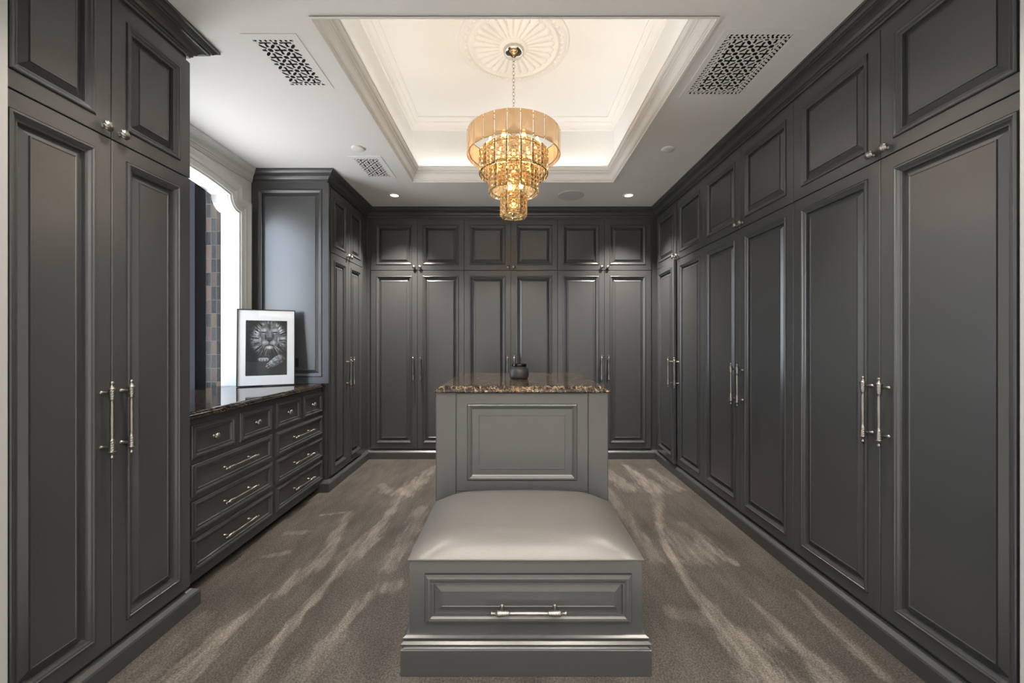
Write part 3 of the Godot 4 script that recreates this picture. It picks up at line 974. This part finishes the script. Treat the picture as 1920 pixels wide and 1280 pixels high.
func jar() -> void:
	var t := thing("candle_jar", "matte black candle jar with glossy lid on the island", "jar", Vector3(0.045, 1.0283, -2.48))
	put("body", lathe_mesh([Vector2(0, 0), Vector2(0.046, 0.0), Vector2(0.053, 0.003), Vector2(0.0575, 0.010), Vector2(0.0595, 0.022), Vector2(0.0595, 0.045), Vector2(0.0580, 0.056), Vector2(0.053, 0.065), Vector2(0.046, 0.071), Vector2(0.043, 0.074), Vector2(0.0425, 0.077), Vector2(0.0, 0.077)], 40), M.jar, t)
	put("lid", lathe_mesh([Vector2(0.0, 0.0765), Vector2(0.0435, 0.0765), Vector2(0.0450, 0.0775), Vector2(0.0455, 0.0800), Vector2(0.0455, 0.0915), Vector2(0.0447, 0.0930), Vector2(0.0425, 0.0935), Vector2(0.041, 0.0925), Vector2(0.0, 0.0925)], 40), M.lid, t)


func glass_panel(w: float, h: float, cut: bool) -> ArrayMesh:
	var k := "glass %.4f" % w
	if not cache.has(k):
		var st := st_new()
		var x := w / 2
		var b := 0.004
		# back, edges, then a front folded into facets that meet at a point above the lower edge
		var bk := [Vector3(-x, 0, 0), Vector3(x, 0, 0), Vector3(x, h, 0), Vector3(-x, h, 0)]
		var fr := [Vector3(-x + b, b, 0.007), Vector3(x - b, b, 0.007), Vector3(x - b, h - b, 0.007), Vector3(-x + b, h - b, 0.007)]
		quad(st, bk[3], bk[2], bk[1], bk[0])
		for i in 4:
			quad(st, bk[i], bk[(i + 1) % 4], fr[(i + 1) % 4], fr[i])
		var a := Vector3(0, h * 0.56, 0.0095)
		if cut:                                                # inner tiers: the front cut into small pyramids
			for i in 2:
				for j in 5:
					var p00: Vector3 = fr[0].lerp(fr[1], i / 2.0).lerp(fr[3].lerp(fr[2], i / 2.0), j / 5.0)
					var p10: Vector3 = fr[0].lerp(fr[1], (i + 1) / 2.0).lerp(fr[3].lerp(fr[2], (i + 1) / 2.0), j / 5.0)
					var p01: Vector3 = fr[0].lerp(fr[1], i / 2.0).lerp(fr[3].lerp(fr[2], i / 2.0), (j + 1) / 5.0)
					var p11: Vector3 = fr[0].lerp(fr[1], (i + 1) / 2.0).lerp(fr[3].lerp(fr[2], (i + 1) / 2.0), (j + 1) / 5.0)
					var top := (p00 + p11) / 2.0 + Vector3(0.004 * (0.5 - (i + j) % 2), 0, 0.0045)
					tri(st, p00, p10, top)
					tri(st, p10, p11, top)
					tri(st, p11, p01, top)
					tri(st, p01, p00, top)
		else:
			tri(st, fr[0], fr[1], a)
			tri(st, fr[1], fr[2], a)
			tri(st, fr[2], fr[3], a)
			tri(st, fr[3], fr[0], a)
		cache[k] = done(st)
	return cache[k]


func chandelier() -> void:
	var at := Vector3(0.011, 0, -2.649)
	var t := thing("chandelier", "four tier gold glass chandelier hanging on a chain from the ceiling rose", "chandelier", at)
	# ceiling cup, hook, chain
	put("canopy", lathe_mesh([Vector2(0, 3.150), Vector2(0.012, 3.151), Vector2(0.018, 3.158), Vector2(0.040, 3.164), Vector2(0.058, 3.172), Vector2(0.067, 3.184), Vector2(0.069, 3.200), Vector2(0.066, 3.205), Vector2(0.0, 3.205)], 40), M.chrome, t)
	var st := st_new(true)
	var ringp := func(r: float, l: float, tf: Transform3D) -> Array:
		var p := []
		for k in 16:
			var a := TAU * k / 16
			p.append(tf * Vector3(r * cos(a), (r + l) * sin(a), 0))
		return p
	tube(st, ringp.call(0.010, 0.003, Transform3D()), 0.0018, 8, true)
	var link := done(st)
	var n := 22
	for k in n:
		var o := put("chain_link", link, M.chrome, t, Vector3(0, 3.138 - k * (3.138 - 2.655) / (n - 1), 0))
		o.rotation.y = PI / 2 * (k % 2) + 0.4
	put("stem", lathe_mesh([Vector2(0, 2.13), Vector2(0.006, 2.131), Vector2(0.008, 2.14), Vector2(0.006, 2.16), Vector2(0.006, 2.62), Vector2(0.012, 2.63), Vector2(0.010, 2.645), Vector2(0, 2.65)], 16), M.chrome, t)
	# tiers: radius, top, number of panels
	var h := 0.152
	for tier in [[0.302, 2.640, 24], [0.222, 2.517, 18], [0.157, 2.397, 13], [0.080, 2.240, 7]]:
		var r: float = tier[0]
		var y: float = tier[1]
		var count: int = tier[2]
		st = st_new(true)
		for yy in [y - 0.012, y - h + 0.02]:
			var p := []
			for k in 64:
				p.append(Vector3((r - 0.008) * cos(TAU * k / 64), yy, (r - 0.008) * sin(TAU * k / 64)))
			tube(st, p, 0.0035, 8, true)
		for k in 6:
			var a := TAU * k / 6
			tube(st, [Vector3(0.005 * cos(a), y - 0.012, 0.005 * sin(a)), Vector3((r - 0.008) * cos(a), y - 0.012, (r - 0.008) * sin(a))], 0.003, 6)
		var fr := put("tier_frame", done(st), M.chrome, t)
		var w := TAU * r / count - 0.005
		st = st_new(true)
		for s in [-1.0, 1.0]:
			lathe(st, [Vector2(0, 0.013), Vector2(0.0018, 0.0125), Vector2(0.0022, 0.010), Vector2(0.0014, 0.009), Vector2(0.0014, 0.0)], 8, Transform3D(Basis(Vector3.RIGHT, PI / 2), Vector3(s * 0.006, h - 0.012, 0)) * Transform3D(Basis(), Vector3.ZERO))
		var studs := done(st)
		for k in count:
			var a := TAU * k / count
			var g := put("glass_panel", glass_panel(w, h, r < 0.25), M.amber if r > 0.25 else M.smoke, t)
			g.transform = Transform3D(Basis(Vector3.UP, a), Vector3(r * sin(a), y - h, r * cos(a)))
			put("stud", studs, M.chrome, g)
	# bulbs: a ring of six in the upper tiers, three lower
	st = st_new(true)
	lathe(st, [Vector2(0, -0.022), Vector2(0.008, -0.020), Vector2(0.013, -0.012), Vector2(0.014, 0.0), Vector2(0.011, 0.010), Vector2(0.007, 0.018), Vector2(0.006, 0.030), Vector2(0, 0.030)], 16)
	var bulb := done(st)
	var spots := []
	for k in 8:
		spots.append(Vector3(0.165 * cos(TAU * (k + 0.5) / 8), 2.560, 0.165 * sin(TAU * (k + 0.5) / 8)))
	for k in 5:
		spots.append(Vector3(0.10 * cos(TAU * (k + 0.25) / 5), 2.44, 0.10 * sin(TAU * (k + 0.25) / 5)))
	for k in 3:
		spots.append(Vector3(0.05 * cos(TAU * k / 3), 2.30, 0.05 * sin(TAU * k / 3)))
	spots.append(Vector3(0.0, 2.165, 0.03))
	for s in spots:
		put("bulb", bulb, M.bulb, t, s)
		var l := OmniLight3D.new()
		l.name = "bulb_light"
		l.light_energy = 0.010 if s.y > 2.35 else 0.09
		l.light_color = Color(1.0, 0.93, 0.83)
		l.light_size = 0.012
		l.omni_range = 10.0
		l.omni_attenuation = 2.0
		l.shadow_enabled = true
		l.position = s
		t.add_child(l, true)


func medallion() -> void:
	var t := thing("ceiling_rose", "round white plaster ceiling rose with fluted petals above the chandelier", "ceiling rose", Vector3(0.011, HT, -2.649))
	put("dish", lathe_mesh([Vector2(0.060, -0.020), Vector2(0.090, -0.022), Vector2(0.10, -0.012), Vector2(0.28, -0.010), Vector2(0.288, -0.018), Vector2(0.296, -0.020), Vector2(0.302, -0.016), Vector2(0.306, -0.010), Vector2(0.330, -0.016), Vector2(0.345, -0.015), Vector2(0.352, -0.008), Vector2(0.358, -0.010), Vector2(0.366, -0.008), Vector2(0.370, 0.0)], 96), M.plaster, t)
	put("collar", lathe_mesh([Vector2(0.058, -0.028), Vector2(0.070, -0.034), Vector2(0.080, -0.032), Vector2(0.086, -0.026), Vector2(0.092, -0.022), Vector2(0.094, -0.010)], 48), M.plaster, t)
	# one petal: a rounded rib that widens outwards and ends in a bulb
	var st := st_new(true)
	var rows := []
	for i in 15:
		var u := i / 14.0
		var r := lerpf(0.088, 0.272, u)
		var half := lerpf(0.0075, 0.0265, pow(u, 0.9)) * (1.0 if u < 0.88 else sqrt(maxf(0.02, 1.0 - pow((u - 0.88) / 0.125, 2))))
		var up := lerpf(0.010, 0.017, u) * (1.0 if u < 0.86 else sqrt(maxf(0.02, 1.0 - pow((u - 0.86) / 0.145, 2))))
		var row := []
		for k in 9:
			var a := PI * k / 8.0
			row.append(Vector3(-half * cos(a), -0.008 - up * sin(a), r))
		rows.append(row)
	for i in 14:
		for k in 8:
			quad(st, rows[i][k], rows[i + 1][k], rows[i + 1][k + 1], rows[i][k + 1])
	var petal := done(st)
	var bead_st := st_new(true)
	for k in 28:
		var o := put("petal", petal, M.plaster, t)
		o.rotation.y = TAU * (k + 0.5) / 28
		for b in 6:
			var r := 0.16 + b * 0.016
			var a := TAU * k / 28.0
			lathe(bead_st, [Vector2(0, -0.0045), Vector2(0.0035, -0.003), Vector2(0.0045, 0.0)], 6, Transform3D(Basis(), Vector3(r * sin(a), -0.011, r * cos(a))))
	put("beads", done(bead_st), M.plaster, t).set_meta("kind", "stuff")
	st = st_new(true)
	for k in 44:                                              # low leaves on the outer rim
		var a := TAU * k / 44.0
		lathe(st, [Vector2(0, -0.006), Vector2(0.010, -0.004), Vector2(0.015, 0.0)], 8, Transform3D(Basis(), Vector3(0.325 * sin(a), -0.015, 0.325 * cos(a))))
	put("rim_leaves", done(st), M.plaster, t).set_meta("kind", "stuff")


# a pierced plate: field > 0 is metal; marching squares, then edges
func pierced(st: SurfaceTool, w: float, h: float, step: float, field: Callable, thick: float) -> void:
	var nx := int(round(w / step))
	var ny := int(round(h / step))
	var val := []
	for j in ny + 1:
		var row := PackedFloat32Array()
		for i in nx + 1:
			row.append(field.call(i * w / nx, j * h / ny))
		val.append(row)
	for j in ny:
		for i in nx:
			var c := [Vector2(i, j), Vector2(i + 1, j), Vector2(i + 1, j + 1), Vector2(i, j + 1)]
			var v := [val[j][i], val[j][i + 1], val[j + 1][i + 1], val[j + 1][i]]
			var poly := []
			var cut := []
			for k in 4:
				var m := (k + 1) % 4
				if v[k] > 0:
					poly.append(c[k])
				if (v[k] > 0) != (v[m] > 0):
					var p: Vector2 = c[k].lerp(c[m], v[k] / (v[k] - v[m]))
					poly.append(p)
					cut.append(p)
			var p3 := func(q: Vector2, z: float) -> Vector3: return Vector3(q.x * w / nx - w / 2, q.y * h / ny - h / 2, z)
			for k in range(1, poly.size() - 1):
				tri(st, p3.call(poly[0], thick), p3.call(poly[k], thick), p3.call(poly[k + 1], thick))
			if cut.size() == 2:
				quad(st, p3.call(cut[0], thick), p3.call(cut[0], 0), p3.call(cut[1], 0), p3.call(cut[1], thick))


func vent(label: String, x0: float, x1: float, d0: float, d1: float, m: float, pitch: float, border: int) -> void:
	var w := x1 - x0
	var h := d1 - d0
	# local x across, y away from the camera, z downwards
	var t := thing("ceiling_vent", label, "vent", Vector3((x0 + x1) / 2, HC, -(d0 + d1) / 2), 0, "pierced ceiling vents")
	var face := Transform3D(Basis(Vector3(1, 0, 0), Vector3(0, 0, -1), Vector3(0, 1, 0)), Vector3.ZERO)   # (x, y, z) -> z points up
	face = Transform3D(Basis(Vector3(-1, 0, 0), Vector3(0, 0, -1), Vector3(0, -1, 0)), Vector3.ZERO)
	var st := st_new()
	var gw := w - 2 * m
	var gh := h - 2 * m
	var o := [Vector3(-w / 2, -h / 2, 0.003), Vector3(w / 2, -h / 2, 0.003), Vector3(w / 2, h / 2, 0.003), Vector3(-w / 2, h / 2, 0.003)]
	var i4 := [Vector3(-gw / 2, -gh / 2, 0.003), Vector3(gw / 2, -gh / 2, 0.003), Vector3(gw / 2, gh / 2, 0.003), Vector3(-gw / 2, gh / 2, 0.003)]
	for i in 4:
		var j := (i + 1) % 4
		quad(st, o[i], o[j], i4[j], i4[i])
		quad(st, Vector3(o[i].x, o[i].y, 0), Vector3(o[j].x, o[j].y, 0), o[j], o[i])
	var fr := put("surround", done(st), M.ceiling, t)
	fr.transform = face
	var field := func(x: float, y: float) -> float:
		var e := minf(minf(x, gw - x), minf(y, gh - y))
		var band := 0.030 if border > 1 else 0.016
		var solid := 1.0
		if border > 0 and minf(y, gh - y) < band:             # rows of slots across the two ends
			var yy := minf(y, gh - y)
			var px := fposmod(x - gw / 2, 0.024) - 0.012
			solid = maxf(absf(px) - 0.0065, absf(yy - 0.0075) - 0.0055)
			if border > 1 and yy > 0.015:
				solid = maxf(absf(fposmod(x - gw / 2 + yy * 0.8, 0.020) - 0.010) - 0.0060, absf(yy - 0.0225) - 0.0062)
			return minf(solid, minf(x, gw - x) - 0.002)
		if border > 1 and minf(x, gw - x) < 0.030:            # and down the two sides
			var xx := minf(x, gw - x)
			solid = maxf(absf(fposmod(y - gh / 2 + xx * 0.6, 0.021) - 0.0105) - 0.0060, maxf(absf(xx - 0.015) - 0.0115, 0.002 - absf(xx - 0.015)))
			return minf(solid, e - 0.001)
		# crosses on a lattice that also fills the middles of its squares, stars halfway along the sides, leaves between
		var p := fposmod((x - gw / 2) / pitch + 0.5, 1.0) - 0.5
		var q := fposmod((y - gh / 2) / pitch + 0.5, 1.0) - 0.5
		if absf(p) + absf(q) > 0.5:
			p = (0.5 - absf(p)) * signf(p)
			q = (0.5 - absf(q)) * signf(q)
		var ap := absf(p)
		var aq := absf(q)
		var far := maxf(ap, aq)
		var s := maxf(minf(ap, aq) - (0.045 + 0.13 * far), far - 0.30)
		var bx := minf(Vector2(0.5 - ap, aq).length(), Vector2(ap, 0.5 - aq).length())
		s = minf(s, bx - 0.125)
		var along := (ap + aq - 0.5) * 0.7071
		var across := (ap - aq) * 0.7071
		s = minf(s, Vector2(along / 0.075, across / 0.20).length() * 0.075 - 0.075)
		s *= pitch
		var ring := minf(minf(x - (0.030 if border > 1 else 0.004), gw - x - (0.030 if border > 1 else 0.004)), minf(y, gh - y) - band)
		return maxf(s, -(ring - 0.001)) 
	st = st_new()
	pierced(st, gw, gh, 0.0042, field, 0.003)
	var gr := put("grille", done(st), M.ceiling, t)
	gr.transform = face
	var bk := put("shade_backing", box_mesh(Vector3(-gw / 2 - 0.002, -gh / 2 - 0.002, 0.0003), Vector3(gw / 2 + 0.002, gh / 2 + 0.002, 0.0009)), M.dark, t)  # black sheet in place of the deep shade inside the holes
	bk.transform = face


func disc(called: String, label: String, category: String, x: float, d: float, prof: Array, m: Material) -> Node3D:
	var t := thing(called, label, category, Vector3(x, HC, -d))
	put("cover", lathe_mesh(prof, 48), m, t)
	return t


func downlight(label: String, x: float, d: float, energy: float, angle := 40.0, tilt := 0.0) -> void:
	var t := thing("downlight", label, "downlight", Vector3(x, HC, -d), 0, "recessed downlights")
	put("trim_ring", lathe_mesh([Vector2(0.040, -0.001), Vector2(0.042, -0.004), Vector2(0.052, -0.005), Vector2(0.057, -0.003), Vector2(0.057, 0.0)], 36), M.white, t)
	put("lamp_face", lathe_mesh([Vector2(0.0, -0.0022), Vector2(0.041, -0.0022), Vector2(0.041, -0.0005)], 32), M.lamp_face, t)
	var l := SpotLight3D.new()
	l.name = "lamp"
	l.light_energy = energy
	l.light_color = Color(1.0, 0.96, 0.91)
	l.light_size = 0.05 if tilt == 0.0 else 0.14
	l.spot_range = 12.0
	l.spot_attenuation = 2.0
	l.spot_angle = angle
	l.spot_angle_attenuation = 0.9
	l.shadow_enabled = true
	l.position = Vector3(0, -0.012, 0)
	l.rotation.x = -PI / 2 + deg_to_rad(tilt)
	t.add_child(l, true)


func ceiling_things() -> void:
	vent("largest white pierced grille, with a patterned border, in the right ceiling", 0.976, 1.335, 1.812, 2.323, 0.030, 0.098, 2)
	vent("longer white pierced grille in the left ceiling, above the near wardrobe", -1.261, -1.003, 1.841, 2.245, 0.034, 0.098, 1)
	vent("small white pierced grille in the left ceiling, near the back", -1.274, -1.011, 3.063, 3.470, 0.034, 0.098, 1)
	var cover := [Vector2(0, -0.012), Vector2(0.030, -0.0115), Vector2(0.043, -0.009), Vector2(0.047, -0.005), Vector2(0.047, 0.0)]
	disc("ceiling_cover", "round white cover plate on the left ceiling beside the small vent", "cover plate", -1.137, 2.935, cover, M.ceiling).set_meta("group", "round ceiling covers")
	disc("ceiling_cover", "round white cover plate on the right ceiling", "cover plate", 1.155, 2.945, cover, M.ceiling).set_meta("group", "round ceiling covers")
	disc("ceiling_speaker", "large flat round grey speaker cover in the back ceiling", "speaker", 0.573, 3.88, [Vector2(0, -0.006), Vector2(0.110, -0.006), Vector2(0.122, -0.005), Vector2(0.126, -0.003), Vector2(0.127, 0.0)], M.speaker)
	downlight("lit downlight in the left back corner of the ceiling", -1.148, 3.88, 9.0, 48.0)
	downlight("lit downlight in the right back corner of the ceiling", 1.14, 3.88, 9.0, 48.0)
	downlight("lit downlight above the near left wardrobe, out of view", -1.15, 1.40, 3.2)
	downlight("lit downlight above the near right wardrobe, out of view", 1.15, 1.40, 3.2)
	downlight("unseen tilted downlight in the hall ceiling, aimed at the island front, left one", -0.45, 0.25, 5.0, 27.0, 41.0)  # out of view, aimed to light the island front
	downlight("unseen tilted downlight in the hall ceiling, aimed at the island front, right one", 0.50, 0.25, 5.0, 27.0, 41.0)  # out of view, its pair, aimed the same way
	var t := thing("unseen_ceiling_light", "unseen wide glowing panel in the hall, placed to light the room through the doorway", "ceiling light", Vector3(0, HC, 1.2))  # visible body of the unseen hall lamp, glowing behind the camera
	put("frame", box_mesh(Vector3(-1.54, -0.03, -1.04), Vector3(1.54, -0.001, 1.04), 0.004), M.white, t)
	put("lamp_face", box_mesh(Vector3(-1.50, -0.034, -1.00), Vector3(1.50, -0.029, 1.00)), M.lamp_face, t)


func outside() -> void:
	# a bronze glass tower some eighty metres off and a darker one nearer
	var t := thing("tower", "bronze glass office tower seen through the window", "building", Vector3(-60, 0, -80))
	put("core", box_mesh(Vector3(-14, -40, -20), Vector3(12, 60, -0.25)), M.bronze, t)
	var rng := RandomNumberGenerator.new()
	rng.seed = 5
	var tones := [mat(Color(0.17, 0.135, 0.10), 0.8), mat(Color(0.07, 0.06, 0.05), 0.8), mat(Color(0.035, 0.03, 0.027), 0.8), mat(Color(0.21, 0.17, 0.13), 0.8), mat(Color(0.11, 0.105, 0.095), 0.8)]
	for m in tones:
		m.metallic_specular = 0.12
	var tall := box_mesh(Vector3(-0.50, -1.32, -0.1), Vector3(0.50, 1.32, 0.0), 0.02)
	for i in range(-5, 6):
		for j in range(-5, 14):
			var p := put("pane", tall, tones[rng.randi() % 5], t, Vector3(i * 1.07, j * 2.75, 0))
			p.rotation = Vector3(rng.randf_range(-0.03, 0.03), rng.randf_range(-0.03, 0.03), 0)
	var st := st_new()
	for i in range(-5, 7):
		box(st, Vector3((i - 0.5) * 1.07 - 0.04, -16, -0.1), Vector3((i - 0.5) * 1.07 + 0.04, 38, 0.08))
	for j in range(-5, 15):
		box(st, Vector3(-5.9, (j - 0.5) * 2.75 - 0.05, -0.1), Vector3(5.9, (j - 0.5) * 2.75 + 0.05, 0.06))
	put("mullions", done(st), mat(Color(0.14, 0.125, 0.105), 0.8), t)
	var b := thing("dark_tower", "dark blue building edge at the left of the window view", "building", Vector3(-49.4, 0, -40))
	put("core", box_mesh(Vector3(-10, -30, -12), Vector3(8.45, 50, 0)), M.navy, b)
	st = st_new()
	for k in 9:
		box(st, Vector3(-9.0 + k * 2.1, -30, 0), Vector3(-8.8 + k * 2.1, 50, 0.25))
	put("fins", done(st), M.navy, b)
